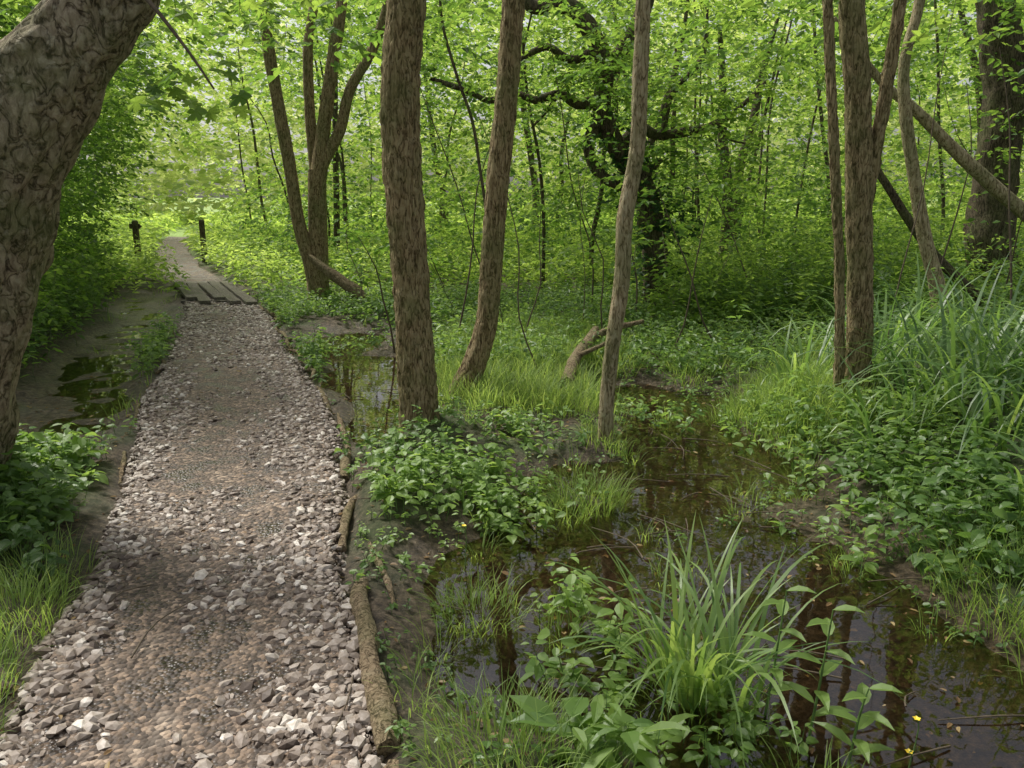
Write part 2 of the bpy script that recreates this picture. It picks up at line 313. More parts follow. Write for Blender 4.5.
def watermat():
    m,nt,out=newmat('pond_water');N=nt.nodes.new;K=nt.links.new
    ge=N('ShaderNodeNewGeometry');n1=N('ShaderNodeTexNoise');n1.inputs['Scale'].default_value=4;n1.inputs['Detail'].default_value=3;K(ge.outputs['Position'],n1.inputs['Vector'])
    bp=N('ShaderNodeBump');bp.inputs['Strength'].default_value=.07;bp.inputs['Distance'].default_value=.02;K(n1.outputs['Fac'],bp.inputs['Height'])
    fr=N('ShaderNodeFresnel');fr.inputs['IOR'].default_value=1.75;K(bp.outputs[0],fr.inputs['Normal'])
    t=N('ShaderNodeBsdfTransparent');t.inputs[0].default_value=(.84,.74,.58,1)
    gl=N('ShaderNodeBsdfGlossy');gl.inputs['Roughness'].default_value=.015;K(bp.outputs[0],gl.inputs['Normal'])
    mx=N('ShaderNodeMixShader');K(fr.outputs[0],mx.inputs[0]);K(t.outputs[0],mx.inputs[1]);K(gl.outputs[0],mx.inputs[2]);K(mx.outputs[0],out.inputs[0]);return m
g=Geo();g.add([(-10,-1,WATER),(4,-1,WATER),(4,15,WATER),(-10,15,WATER)],[(0,1,2,3)],.5);g.build('water',[watermat()])

# ------------------------------------------------------------ trees
def sprays(g,P,D,nl,tl,leafL,wr,mat,var,T=LEAF4,twig=True,droop=.18,twmat=1,tw=.006):
    n=len(P);D=norm(D);up=np.array([0,0,1.])
    S=norm(np.cross(D,up)+1e-4)
    if twig:
        inst(g,*TWIG,P,D+np.array([0,0,-droop*.6]),np.cross(S,D),tl,np.full(n,tw),.3,twmat)
    for k in range(nl):
        s=(k+.6)/nl;sg=1 if k%2 else -1
        O=P+D*(tl*s)[:,None]-up*(tl*droop*s*s)[:,None]+rng.normal(0,.01,(n,3))
        A=D*rng.uniform(.2,.9,(n,1))+S*sg*rng.uniform(.5,1,(n,1))+up*rng.uniform(-.55,.15,(n,1))
        if k==nl-1: A=D+up*-.3
        C=up+rng.normal(0,.5,(n,3))
        L=leafL*rng.uniform(.6,1.2,n)
        inst(g,*T,O,A,C,L,L*wr*rng.uniform(.85,1.15,n),np.clip(var+rng.normal(0,.16,n),0,1),mat)
def rdir(n,zs=.35,zb=0):
    a=rng.uniform(0,6.283,n);return norm(np.stack([np.cos(a),np.sin(a),rng.normal(zb,zs,n)],1))
def clump(g,c,r,n,nl,leafL,wr=.6,mat=0,var=.5,T=LEAF4,tl=.5,twig=True):
    c=np.array(c);r=np.array(r)
    p=rng.normal(0,.5,(n,3))*r+c
    d=norm(rdir(n)+norm(p-c)*.7*np.array([1,1,.3]))
    v=var+.5*(vn(p[:,0]*1.5,p[:,1]*1.5,p[:,2]*1.5,4)-.5)
    sprays(g,p,d,nl,tl*rng.uniform(.6,1.3,n),leafL,wr,mat,v,T,twig)
def crown(parent,top,z0,z1,rad,nlimb,nspray,barkm,leafm,leafL=.12,lean=(0,0),r0=.06):
    gl=Geo();gb=Geo();top=np.array(top,float)
    for i in range(nlimb):
        a=i*2.4+rng.uniform(-.4,.4);f=(i+.5)/nlimb
        z=z0+(z1-z0)*(.3+.7*f)
        st=top+np.array([0,0,min(f*.6,.5)*(z1-top[2])*.3])
        R=rad*(1-.45*f)*rng.uniform(.7,1.1)
        e=np.array([top[0]+lean[0]+R*math.cos(a),top[1]+lean[1]+R*math.sin(a),z])
        m=(st+e)/2+np.array([0,0,.25*R])+rng.normal(0,.12,3)
        tube(gb,[top-np.array([0,0,.05]),st*.6+m*.4,m,e],[r0,r0*.6,r0*.4,r0*.12],6,.15,seed=i)
        for q,k in ((m*.4+e*.6,.35),(e,.65)):
            clump(gl,q,(R*.36,R*.36,R*.2+.15),int(nspray*.42*k/nlimb)+1,9,leafL,var=.5,tl=.4,twig=False)
    gb.build('limbs',[barkm],parent);gl.build('crown',[leafm,M_TWIG],parent)
def trunk(parent,specs,barkm,ring,step,amp,freq,lump,name='trunk',root=True):
    g=Geo()
    for k,(Y,l,dyy) in enumerate(specs):
        pts=[(x,Y+dyy*(z if z>0 else 0),z) for x,z,r in l];rad=[r for *_,r in l]
        if k==0 and root:
            x,y,z=pts[0];pts=[(x,y,z-.25)]+[(x,y,z-.02)]+[(x*.75+pts[1][0]*.25,y,z+.12)]+pts[1:]
            rad=[rad[0]*1.35,rad[0]*1.12,rad[0]*.5+rad[1]*.5]+rad[1:]
        tube(g,pts,rad,ring,step,amp,freq,lump,3,seed=k*7+int(abs(Y)*10))
    return g.build(name,[barkm],parent)

t=empty('old_maple_tree')
trunk(t,[(3.8,[(-3.12,-.02,.42),(-2.93,.46,.375),(-2.75,.96,.36),(-2.59,1.39,.34),(-2.40,1.75,.295),(-2.12,2.06,.225),(-1.92,2.27,.19),(-1.77,2.43,.17),(-1.56,2.75,.15),(-1.35,3.2,.13)],0),
         (3.8,[(-2.6,1.5,.26),(-2.80,1.95,.19),(-2.92,2.27,.165),(-3.02,2.6,.15),(-3.2,3.0,.13)],0)],B_GREY,110,.018,.030,13,.16)
g=Geo()
a=np.linspace(0,2*math.pi,24,endpoint=False);V=[]
for r,dz in ((1.5,-.06),(1.2,.02),(1.0,.04),(.75,.03),(.5,-.02),(.1,-.07)):
    for q in a: V.append((-2.475+.06*r*math.cos(q)*(1+.2*math.sin(3*q)),3.49-dz,1.20+.10*r*math.sin(q)*(1+.15*math.cos(2*q))))
F=[(k*24+i,k*24+(i+1)%24,(k+1)*24+(i+1)%24,(k+1)*24+i) for k in range(5) for i in range(24)]
g.add(V,F,.5,0,True);g.build('branch_scar',[B_GREY],t)
crown(t,(-1.35,3.8,3.2),3.6,6.5,2.4,5,130,B_GREY,G_TREE,.11,r0=.11)
t=empty('ash_tree')
trunk(t,[(5.1,[(-.61,-.04,.155),(-.62,.28,.126),(-.64,.94,.118),(-.67,1.57,.118),(-.68,2.16,.118),(-.62,2.72,.113),(-.56,3.35,.108),(-.58,4.46,.09),(-.47,5.53,.064)],0)],B_ASH,84,.014,.013,50,.06)
crown(t,(-.47,5.1,5.5),5.4,8.2,2.2,6,150,B_ASH,G_TREE)
t=empty('ash_tree')
trunk(t,[(6.17,[(-.42,-.02,.11),(-.30,.286,.095),(-.195,.645,.088),(-.145,1.26,.085),(-.09,1.85,.085),(-.03,2.41,.083),(.01,2.95,.08),(.055,3.72,.072),(.22,5.06,.05)],0)],B_ASH,56,.022,.010,50,.07)
crown(t,(.22,6.17,5.0),5,7.6,2.0,5,120,B_ASH,G_TREE)
t=empty('alder_sapling')
trunk(t,[(5.1,[(.625,-.08,.060),(.629,.277,.048),(.652,.613,.05),(.702,1.07,.053),(.709,1.44,.054),(.769,1.866,.048),(.773,2.27,.048),(.774,2.717,.043),(.727,3.5,.038),(.745,4.46,.026)],0)],B_PALE,32,.02,.005,50,.13)
crown(t,(.745,5.1,4.4),4.2,6.0,1.4,4,70,B_ASH,G_TREE,r0=.03)
t=empty('alder_tree')
trunk(t,[(5.4,[(2.44,-.02,.115),(2.41,.34,.088),(2.37,.90,.083),(2.29,1.565,.083),(2.223,2.19,.082),(2.126,2.78,.078),(2.03,3.61,.07),(2.02,4.87,.047)],0),
         (5.36,[(2.28,-.2,.045),(2.245,.555,.035),(2.175,1.237,.034),(2.085,1.88,.034),(1.96,2.78,.032),(1.83,3.88,.025)],0),
         (5.4,[(2.30,1.35,.05),(2.34,1.6,.048),(2.375,1.944,.043),(2.41,2.43,.04),(2.43,2.78,.038),(2.45,3.61,.027)],0)],B_ASH,56,.022,.010,50,.08)
crown(t,(2.02,5.4,4.8),4.7,7.2,1.9,6,130,B_ASH,G_TREE)
t=empty('hazel_tree')
trunk(t,[(11.8,[(-2.89,-.02,.19),(-2.84,.81,.15),(-2.816,1.52,.135),(-2.79,1.94,.13)],0),
 (11.7,[(-2.88,.2,.11),(-2.94,.585,.10),(-3.08,1.24,.095),(-3.15,1.94,.09),(-3.235,2.62,.088),(-3.333,3.416,.085),(-3.375,4.18,.074),(-3.44,5.17,.05)],0),
 (11.8,[(-2.80,1.7,.12),(-2.70,2.35,.10),(-2.486,3.416,.09),(-2.323,4.18,.075),(-2.168,5.17,.05)],0),
 (11.8,[(-2.80,1.6,.10),(-2.715,2.0,.09),(-2.436,2.49,.08),(-2.269,3.02,.075),(-1.94,3.547,.07),(-1.694,4.18,.06),(-1.574,4.93,.04)],0),
 (11.9,[(-2.82,1.5,.09),(-2.85,2.1,.085),(-2.874,2.756,.075),(-2.854,3.547,.07),(-2.733,4.18,.06),(-2.65,4.93,.04)],0)],B_ASH,16,.08,.008,30,.08)
crown(t,(-2.6,11.8,4.9),4.8,7.5,2.4,6,130,B_ASH,G_TREE)
t=empty('oak_tree')
trunk(t,[(11,[(1.99,.03,.22),(1.954,.86,.17),(1.864,1.394,.16),(1.713,1.788,.15),(1.407,2.174,.14),(1.182,2.68,.13),(1.207,3.17,.12),(1.002,3.65,.12),(.676,3.95,.11),(.229,3.95,.09),(.038,4.36,.07)],0),
 (11,[(1.178,2.80,.09),(.85,2.76,.07),(.628,2.88,.06),(.3,2.8,.055),(.105,2.86,.05),(-.3,2.80,.04),(-.549,2.9,.035),(-1.067,3.07,.02)],0),
 (10.9,[(1.182,2.68,.09),(1.006,2.238,.08),(1.176,1.853,.075),(1.6,1.70,.06),(1.97,2.045,.035)],0),
 (11.1,[(1.434,2.174,.10),(1.7,2.45,.08),(1.95,2.36,.07),(2.354,2.42,.06),(2.7,2.5,.05),(2.997,2.7,.04),(3.36,3.05,.02)],0),
 (11.2,[(1.2,3.1,.12),(1.5,3.5,.11),(1.75,4.1,.10),(1.7,5.0,.09)],0),
 (11,[(1.1,3.4,.08),(.75,3.3,.06),(.45,3.45,.045),(.1,3.3,.03)],0),
 (11,[(2.0,2.4,.05),(2.1,2.9,.04),(2.45,3.3,.035),(2.5,3.9,.02)],0),
 (11,[(.6,2.86,.035),(.4,2.6,.025),(.25,2.45,.015)],0),(11,[(2.7,2.5,.03),(2.9,2.3,.02),(3.2,2.25,.01)],0)],B_OAK,16,.07,.012,18,.14)
crown(t,(1.7,11.2,4.9),4.8,8,3.0,7,170,B_OAK,G_TREE)
gi=Geo()
for (x,y,z) in [(1.95,10.85,1.0),(1.85,10.8,1.45),(1.6,10.8,1.9),(1.3,10.85,2.3),(1.9,10.9,.6),(2.1,10.9,1.3)]:
    clump(gi,(x,y,z),(.32,.25,.35),26,6,.09,.8,tl=.25,T=LEAF6)
gi.build('ivy',[G_DARK,M_TWIG],t)
gi=Geo()
for (x,y,z,n) in [(.6,10.7,3.0,30),(-.3,10.7,3.0,30),(1.0,10.5,3.4,40),(2.2,10.6,2.7,40),(2.9,10.7,2.6,40),(1.7,10.5,2.9,30),(.2,10.6,2.5,25),(1.4,10.4,2.0,20),(3.2,10.6,3.2,30),(.9,10.6,1.6,25),(2.5,10.5,1.9,30)]:
    clump(gi,(x,y,z),(.7,.5,.4),n,9,.085,.65,tl=.4,T=LEAF6,var=.65)
gi.build('leafy_twigs',[G_TREE,M_TWIG],t)
t=empty('oak_tree')
trunk(t,[(10.5,[(6.55,.04,.37),(6.22,1.02,.28),(6.17,1.78,.265),(6.16,2.75,.24),(6.0,3.446,.224),(5.8,4.45,.21),(5.75,6.03,.13)],0),
 (10.5,[(6.1,2.4,.13),(6.6,3.1,.11),(7.1,3.6,.09),(7.6,4.4,.06)],0)],B_OAK,32,.05,.03,14,.16)
crown(t,(5.75,10.5,6.0),5.2,8.5,3.0,6,150,B_OAK,G_TREE)
t=empty('leaning_willow_tree')
trunk(t,[(8,[(7.15,-.03,.10),(5.87,.864,.08),(5.03,1.43,.07),(4.33,1.97,.06),(3.85,2.384,.05),(3.486,2.654,.04),(3.0,3.2,.02)],0)],B_PALE,14,.06,.004,30,.08)
t=empty('alder_sapling')
trunk(t,[(7.5,[(4.176,-.03,.085),(4.013,.724,.072),(3.838,1.188,.064),(3.678,1.728,.057),(3.52,2.335,.055),(3.469,2.754,.047),(3.543,3.24,.045),(3.536,4.02,.035)],0)],B_PALE,16,.05,.004,30,.09)
crown(t,(3.536,7.5,4.0),4,5.8,1.5,4,70,B_ASH,G_TREE,r0=.03)
t=empty('leaning_sapling')
trunk(t,[(8.5,[(5.52,-.04,.06),(5.01,.5,.052),(4.413,1.03,.052),(3.92,1.645,.042),(3.673,2.04,.03),(3.6,2.7,.015)],0)],B_OAK,12,.06,.003,30,.08)
g=Geo();tube(g,[(-.2,8,-.05),(-.22,8,.7),(-.246,8,1.354),(-.31,8,1.83),(-.383,8,2.294),(-.538,8,2.744),(-.667,8,3.35),(-.6,8,4.5)],[.02,.018,.017,.016,.016,.015,.014,.01],8,.08);g.build('ivy_vine',[B_OAK])
g=Geo()
for i in range(72):
    y=rng.uniform(13,27);x=rng.uniform(-.55,.75)*y
    if abs(x-(pl(y)+pr(y))/2)<2.2 : continue
    h=rng.uniform(3,8);r=rng.choice([.02,.03,.045,.07,.11],p=[.28,.32,.22,.13,.05]);ln=rng.normal(0,.12,2)*h
    z=Hgt(np.array([x]),np.array([y]))[0]-.1
    p=[(x+ln[0]*s**1.5+rng.normal(0,.06),y+ln[1]*s**1.5,z+h*s) for s in (0,.2,.4,.6,.8,1)]
    tube(g,p,[r*1.2,r,r*.9,r*.8,r*.6,r*.3],8,.25,0,1,.05)
g.build('distant_tree_stems',[B_OAK])
g=Geo()
for i in range(26):
    y=rng.uniform(6.5,12);x=rng.uniform(-.30,.68)*y
    if x<pr(y)+.8: continue
    h=rng.uniform(1.2,3.6);ln=rng.normal(0,.25,2)*h;z=Hgt(np.array([x]),np.array([y]))[0]-.05;r=rng.uniform(.004,.011)
    p=[(x+ln[0]*s+rng.normal(0,.06),y+ln[1]*s,z+h*s) for s in (0,.25,.5,.75,1)]
    tube(g,p,[r*1.2,r,r*.85,r*.65,r*.3],6,.2)
g.build('sapling_stems',[M_TWIG])

# ------------------------------------------------------------ understorey masses
def mass(name,n,qr,yr,zr,mat,leafL,nl,tl,dens,wr=.6,T=LEAF4,var=.5,cl=.9,thr=.45,twig=True,soft=.12,seed=1):
    g=Geo();y=np.sqrt(rng.uniform(yr[0]**2,yr[1]**2,n));x=rng.uniform(*qr,n)*y;z=rng.uniform(*zr,n)
    d=dens(x,y,z)*sm(thr-soft,thr+soft,fbm(x*cl,y*cl,z*cl*1.4,seed*13,2))
    k=rng.random(n)<d;p=np.stack([x,y,z],1)[k];m=len(p)
    v=var+1.0*(vn(p[:,0]*1.1,p[:,1]*1.1,p[:,2]*1.3,8)-.5)
    sprays(g,p,rdir(m,.3),nl,tl*rng.uniform(.6,1.4,m),leafL,wr,0,v,T,twig)
    g.build(name,[mat,M_TWIG]);return m
corr=lambda x,y: sm(1.0,2.0,np.abs(x-(pl(y)+pr(y))/2))
mass('hawthorn_thicket',12000,(-.80,-.38),(6.5,17),(.15,5.0),G_TREE,.085,12,.5,
     lambda x,y,z: sm(.9,1.6,pl(y)-x+np.clip(z-1.2,0,2)*.6)*np.clip(1.2-z*.1,0,1),thr=.37,var=.5,T=LEAF6,seed=2)
mass('hazel_understorey',18500,(-.34,.85),(12.5,21),(.2,6.0),G_TREE,.11,12,.6,
     lambda x,y,z: sm(.8,1.8,x-pr(y))*np.clip(.40+.9*sm(2.2,.4,z)+.4*sm(3,4.5,z),0,1),thr=.51,var=.6,seed=3)
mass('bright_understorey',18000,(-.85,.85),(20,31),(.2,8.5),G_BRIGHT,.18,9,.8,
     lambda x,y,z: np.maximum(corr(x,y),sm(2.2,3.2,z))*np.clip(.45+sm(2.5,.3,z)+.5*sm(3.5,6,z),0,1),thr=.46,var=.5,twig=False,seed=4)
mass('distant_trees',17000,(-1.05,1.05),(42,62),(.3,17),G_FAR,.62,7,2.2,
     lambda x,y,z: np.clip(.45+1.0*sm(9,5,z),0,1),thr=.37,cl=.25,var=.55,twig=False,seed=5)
mass('overhanging_foliage',8500,(-.8,.8),(5.5,13),(2.4,5.4),G_TREE,.095,11,.5,
     lambda x,y,z: sm(.12,.21,(z-1.6)/y+.10*(vn(x*.8,y*.8,0,44)-.5))*sm(.28,.23,(z-1.6)/y),thr=.52,var=.62,T=LEAF6,seed=6)
mass('hanging_leaf_sprays',5200,(-.15,.75),(8.5,14),(.8,3.8),G_TREE,.09,10,.5,
     lambda x,y,z: sm(1.2,2.2,x-pr(y))*1.0,thr=.57,var=.62,seed=7)
g=Geo()
tube(g,[(-1.75,3.8,2.5),(-1.55,3.6,2.42),(-1.35,3.5,2.2),(-1.22,3.45,2.02)],[.015,.011,.007,.004],6,.05,mat=1)
tube(g,[(-1.9,3.8,2.35),(-2.0,4.2,2.55),(-1.75,4.6,2.7),(-1.3,4.8,2.75)],[.015,.011,.007,.004],6,.05,mat=1)
c=np.stack([rng.uniform(-1.5,-1.1,26),rng.uniform(3.35,3.6,26),rng.uniform(1.93,2.12,26)],1)
m2=np.stack([rng.uniform(-2.5,-.9,90),rng.uniform(4.0,5.4,90),rng.uniform(2.38,2.95,90)],1)
c=np.concatenate([c,m2]);n=len(c);a=rng.uniform(0,6.28,n)
inst(g,*MAPLE,c,np.stack([np.cos(a),np.sin(a),rng.uniform(-.9,-.2,n)],1),np.stack([rng.normal(0,.35,n),rng.normal(-.3,.35,n),np.ones(n)],1),rng.uniform(.06,.10,n),rng.uniform(.06,.10,n),rng.uniform(.3,1,n),0)
g.build('sycamore_branch',[G_TREE,M_TWIG])

# ------------------------------------------------------------ ground vegetation
def land(x,y,lo=WATER+.015): return (Hgt(x,y)>lo)&(pathd(x,y)<-.03)
def scatter(n,xr,yr,f,lo=WATER+.015):
    x=rng.uniform(*xr,n);y=rng.uniform(*yr,n);k=land(x,y,lo)&(rng.random(n)<f(x,y));x=x[k];y=y[k]
    return np.stack([x,y,Hgt(x,y)],1)
def herbs(g,P,h,leafL,wr,k,var,T=LEAF6,stem=True,spread=.35,tilt=-.15):
    n=len(P)
    if n==0: return
    hh=h*rng.uniform(.45,1.3,n);lean=rng.normal(0,spread*.5,(n,2))
    top=np.stack([lean[:,0]*hh,lean[:,1]*hh,hh],1)
    if stem: inst(g,*TWIG,P,top,np.cross(top,rdir(n,.1)),np.linalg.norm(top,axis=1),np.full(n,.005),.5,1)
    v=var+.6*(vn(P[:,0]*2,P[:,1]*2,0,31)-.5)+rng.normal(0,.1,n)
    ps=rng.uniform(.7,1.35,n)
    for i in range(k):
        t=rng.uniform(.25,1,n) if k>3 else rng.uniform(.7,1,n)
        a=i*2.4+rng.uniform(-.6,.6,n);L=leafL*ps*rng.uniform(.6,1.25,n)*(1.15-.35*t)
        O=P+top*t[:,None]+np.stack([np.cos(a),np.sin(a),a*0],1)*(L*.25)[:,None]
        A=np.stack([np.cos(a),np.sin(a),tilt+rng.normal(0,.3,n)],1)
        C=np.array([0,0,1.])+rng.normal(0,.28,(n,3))
        inst(g,*T,O,A,C,L,L*wr*rng.uniform(.85,1.15,n),np.clip(v+rng.normal(0,.13,n)+.15*(t-.5),0,1),0)
one=lambda x,y:np.ones_like(x)
g=Geo()
nz=lambda s,a,b,sd: (lambda x,y: sm(a,b,fbm(x*s,y*s,0,sd,3)))
herbs(g,scatter(8000,(-4,8),(7.0,12.5),nz(.9,.25,.5,5)),.28,.065,.6,9,.6,LEAF6)
herbs(g,scatter(2600,(2,9),(6.5,12.5),nz(.7,.35,.55,15)),.6,.085,.5,14,.4,LEAF6)
g.build('nettle_patch',[G_HERB,M_STEM])
g=Geo()
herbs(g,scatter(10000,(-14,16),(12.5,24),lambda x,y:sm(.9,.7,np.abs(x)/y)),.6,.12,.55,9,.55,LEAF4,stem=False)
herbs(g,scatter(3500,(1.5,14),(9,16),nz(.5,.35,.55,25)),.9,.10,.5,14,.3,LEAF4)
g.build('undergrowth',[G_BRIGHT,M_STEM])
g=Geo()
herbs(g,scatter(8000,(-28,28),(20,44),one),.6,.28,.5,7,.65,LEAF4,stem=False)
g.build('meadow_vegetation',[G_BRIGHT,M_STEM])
g=Geo()
herbs(g,scatter(6500,(-10,-3),(5,15),lambda x,y:sm(1.0,1.4,pl(y)-x)),.45,.08,.6,11,.5,LEAF6)
herbs(g,scatter(900,(-3.6,-1.6),(3.0,4.7),lambda x,y:sm(.08,.3,pl(y)-x)),.2,.07,.66,8,.5,LEAF10)
herbs(g,scatter(260,(-4.5,-1.6),(4.4,12),lambda x,y:sm(.4,.1,pl(y)-x)),.16,.05,.65,8,.6,LEAF6)
g.build('bramble_patch',[G_HERB,M_STEM])
def isl(L): 
    out=[]
    for cx,cy,r,n in L:
        x=rng.normal(cx,r*.5,n);y=rng.normal(cy,r*.5,n);k=pathd(x,y)<-.02;out.append(np.stack([x[k],y[k],np.maximum(Hgt(x[k],y[k]),WATER-.02)],1))
    return np.concatenate(out)
g=Geo()
herbs(g,isl([(-.38,4.15,.50,110),(-.05,4.0,.4,40),(-.55,4.7,.35,25),(-.5,3.75,.25,12)]),.21,.055,.68,9,.78,LEAF10)
herbs(g,isl([(.25,2.9,.2,10),(.35,2.7,.18,8),(.22,2.45,.14,7)]),.2,.07,.6,7,.8,LEAF10)
herbs(g,isl([(2.15,4.5,.55,90),(2.25,3.8,.5,80),(2.05,3.3,.4,50),(2.5,5.0,.8,80),(2.3,2.9,.4,45)]),.26,.065,.62,10,.62,LEAF10)
herbs(g,isl([(.3,2.35,.2,8),(.75,2.2,.2,12),(.55,2.15,.18,10)]),.13,.045,.6,9,.75,LEAF10)
herbs(g,isl([(-.75,5.5,.25,14),(-1.8,8.6,.5,30),(.1,5.2,.4,40),(1.9,5.5,.4,50),(1.9,7,.8,70),(1.1,5.9,.5,30)]),.18,.055,.62,9,.65,LEAF6)
herbs(g,scatter(260,(-2.8,.2),(3.0,10.5),lambda x,y:sm(.3,.05,x-pr(y))),.12,.04,.65,7,.65,LEAF6)
herbs(g,scatter(2100,(-1.0,2.6),(1.6,7.5),one,lo=WATER-.035),.07,.028,.65,6,.65,LEAF6)
g.build('water_mint',[G_HERB,M_STEM])
g=Geo()
herbs(g,isl([(.26,1.98,.16,11)]),.17,.12,.46,6,.9,LEAF10,tilt=.1)
g.build('dock_plant',[G_HERB,M_STEM])
g=Geo()
for bx,by in ((.93,2.18),(.83,2.3),(1.0,2.05)):
    hs=.46 if bx<1 else .28
    for i in range(9):
        t=.2+.8*i/8;a=i*2.3;
        O=np.array([[bx+.04*t,by,-.08+hs*t]]);inst(g,*LEAF10,O,np.array([[math.cos(a),math.sin(a),.25]]),np.array([[0,0,1.]]),np.array([.15-.06*t]),np.array([.042]),.9,0)
    tube(g,[(bx,by,-.12),(bx+.02,by,.1),(bx+.04,by,-.08+hs)],[.005,.004,.002],6,.05,mat=1)
g.build('balsam_plant',[G_HERB,M_STEM])
def tufts(g,L,mat=0,wd=.004,bend=1.5,var=.6,seg=6):
    for cx,cy,r,n,l in L:
        a=rng.uniform(0,6.283,n);rr=r*np.sqrt(rng.random(n));x=cx+rr*np.cos(a);y=cy+rr*np.sin(a)
        k=pathd(x,y)<-.01;x,y,a=x[k],y[k],a[k];n2=len(x)
        P=np.stack([x,y,np.maximum(Hgt(x,y),WATER-.03)-.005],1)
        blades(g,P,a+rng.normal(0,.7,n2),l*rng.uniform(.5,1.15,n2),wd*rng.uniform(.6,1.3,n2),rng.uniform(.05,.45,n2),bend*rng.uniform(.3,1.2,n2),np.clip(rng.normal(var,.2,n2),0,1),seg,mat)
g=Geo()
tufts(g,[(-.02,1.95,.25,340,.22),(.1,1.75,.3,220,.22),(-.13,2.92,.17,220,.2),(.43,4.15,.20,360,.24),(.30,3.95,.12,120,.2),(.62,5.05,.17,160,.2),(.2,2.75,.1,70,.2),(.85,1.85,.2,90,.2),(.62,2.4,.25,120,.2),
         (-1.88,2.75,.22,480,.2),(-1.80,2.35,.16,240,.2),(-2.0,3.1,.2,220,.2),(-1.65,2.0,.2,240,.2),(2.0,2.9,.25,330,.3),(2.1,2.4,.35,380,.32),(2.05,3.3,.25,200,.3)],wd=.0038)
P=scatter(700,(-.75,1.1),(5.7,9.4),lambda x,y:sm(-.9,-.5,x)*1.0)
tufts(g,[(p[0],p[1],.12,24,.30) for p in P[:520]],wd=.0055,seg=4,var=.65)
P=scatter(260,(1.4,2.4),(4.9,6.6),one);tufts(g,[(p[0],p[1],.12,26,.28) for p in P[:150]],wd=.005,seg=4,var=.6)
P=scatter(400,(1.0,4.0),(6.0,8.5),one);tufts(g,[(p[0],p[1],.12,16,.25) for p in P[:210]],wd=.005,seg=4,var=.6)
P=scatter(90,(-.4,2.2),(2.2,6.0),one,lo=WATER-.05);tufts(g,[(p[0],p[1],.07,24,.17) for p in P[:55]],wd=.004,seg=4,var=.6)
P=scatter(700,(-9,-1.6),(4.6,14),lambda x,y:sm(1.2,.8,pl(y)-x)*.35);tufts(g,[(p[0],p[1],.1,14,.17) for p in P[:170]],wd=.005,seg=4,var=.55)
g.build('grass_tufts',[G_GRASS])
g=Geo()
tufts(g,[(.62,2.42,.11,58,.68),(.55,2.5,.08,22,.6),(.74,2.36,.08,26,.68)],wd=.017,bend=1.8,var=.7,seg=9)
tufts(g,[(.62,2.42,.13,40,.35)],wd=.009,bend=1.6,var=.5,seg=6)
g.build('pendulous_sedge',[G_SEDGE])
g=Geo()
tufts(g,[(2.75,4.9,.3,90,1.1),(3.1,4.3,.3,80,1.1),(3.3,5.3,.35,90,1.1),(2.65,5.7,.25,50,.95),(2.65,4.2,.2,45,.9),(3.6,4.8,.4,80,1.15),(2.45,3.3,.2,40,.65),(3.0,6.2,.4,70,1.),(3.9,6,.5,70,1.0),(2.3,6.1,.22,50,.7),(2.4,2.75,.2,45,.6),(4.2,7,.5,70,1.),(2.25,4.6,.15,25,.7)],wd=.022,bend=2.4,var=.42,seg=8)
g.build('sedge_bank',[G_SEDGE])
g=Geo()
n=4200;x=rng.uniform(-4,2.6,n);y=rng.uniform(1.4,9,n);z=np.where(pathd(x,y)>0,PZ(x,y)+.012,np.maximum(Hgt(x,y),np.where(rng.random(n)<.3,WATER,-9))+.006)
k=(pathd(x,y)<0)|(rng.random(n)<.10);x,y,z=x[k],y[k],z[k];n=len(x)
a=rng.uniform(0,6.28,n);L=rng.uniform(.012,.045,n)
inst(g,*LEAF6,np.stack([x,y,z],1),np.stack([np.cos(a),np.sin(a),rng.normal(0,.15,n)],1),np.stack([rng.normal(0,.2,n),rng.normal(0,.2,n),np.ones(n)],1),L,L*.55,rng.random(n)**1.3,0)
g.build('leaf_litter',[G_DEAD])
g=Geo()
for i in range(140):
    x=rng.uniform(-1.8,2.2);y=rng.uniform(1.8,7);a=rng.uniform(0,6.28);l=rng.uniform(.1,.45)
    z=(PZ(x,y) if pathd(x,y)>0 else max(Hgt(np.array([x]),np.array([y]))[0],WATER))+.008
    if pathd(x,y)>0 and rng.random()<.85: continue
    tube(g,[(x,y,z),(x+l*.5*math.cos(a)+rng.normal(0,.02),y+l*.5*math.sin(a),z+.01),(x+l*math.cos(a),y+l*math.sin(a),z)],[.004,.003,.002],5,.05)
g.build('fallen_twigs',[M_TWIG])
for (x,y,z) in ((1.22,2.1,.06),(1.17,2.03,.0),(-.22,3.4,.12)):
    g=Geo();tube(g,[(x,y,-.1),(x+.01,y,z*.5),(x,y,z)],[.0025,.002,.002],5,.05,mat=1)
    a=np.arange(5)*1.2566;inst(g,*LEAF6,np.repeat([[x,y,z]],5,0),np.stack([np.cos(a),np.sin(a),a*0+.5],1),np.repeat([[0,0,1.]],5,0),np.full(5,.014),np.full(5,.012),.5,0)
    g.build('buttercup_flower',[M_YEL,M_STEM])

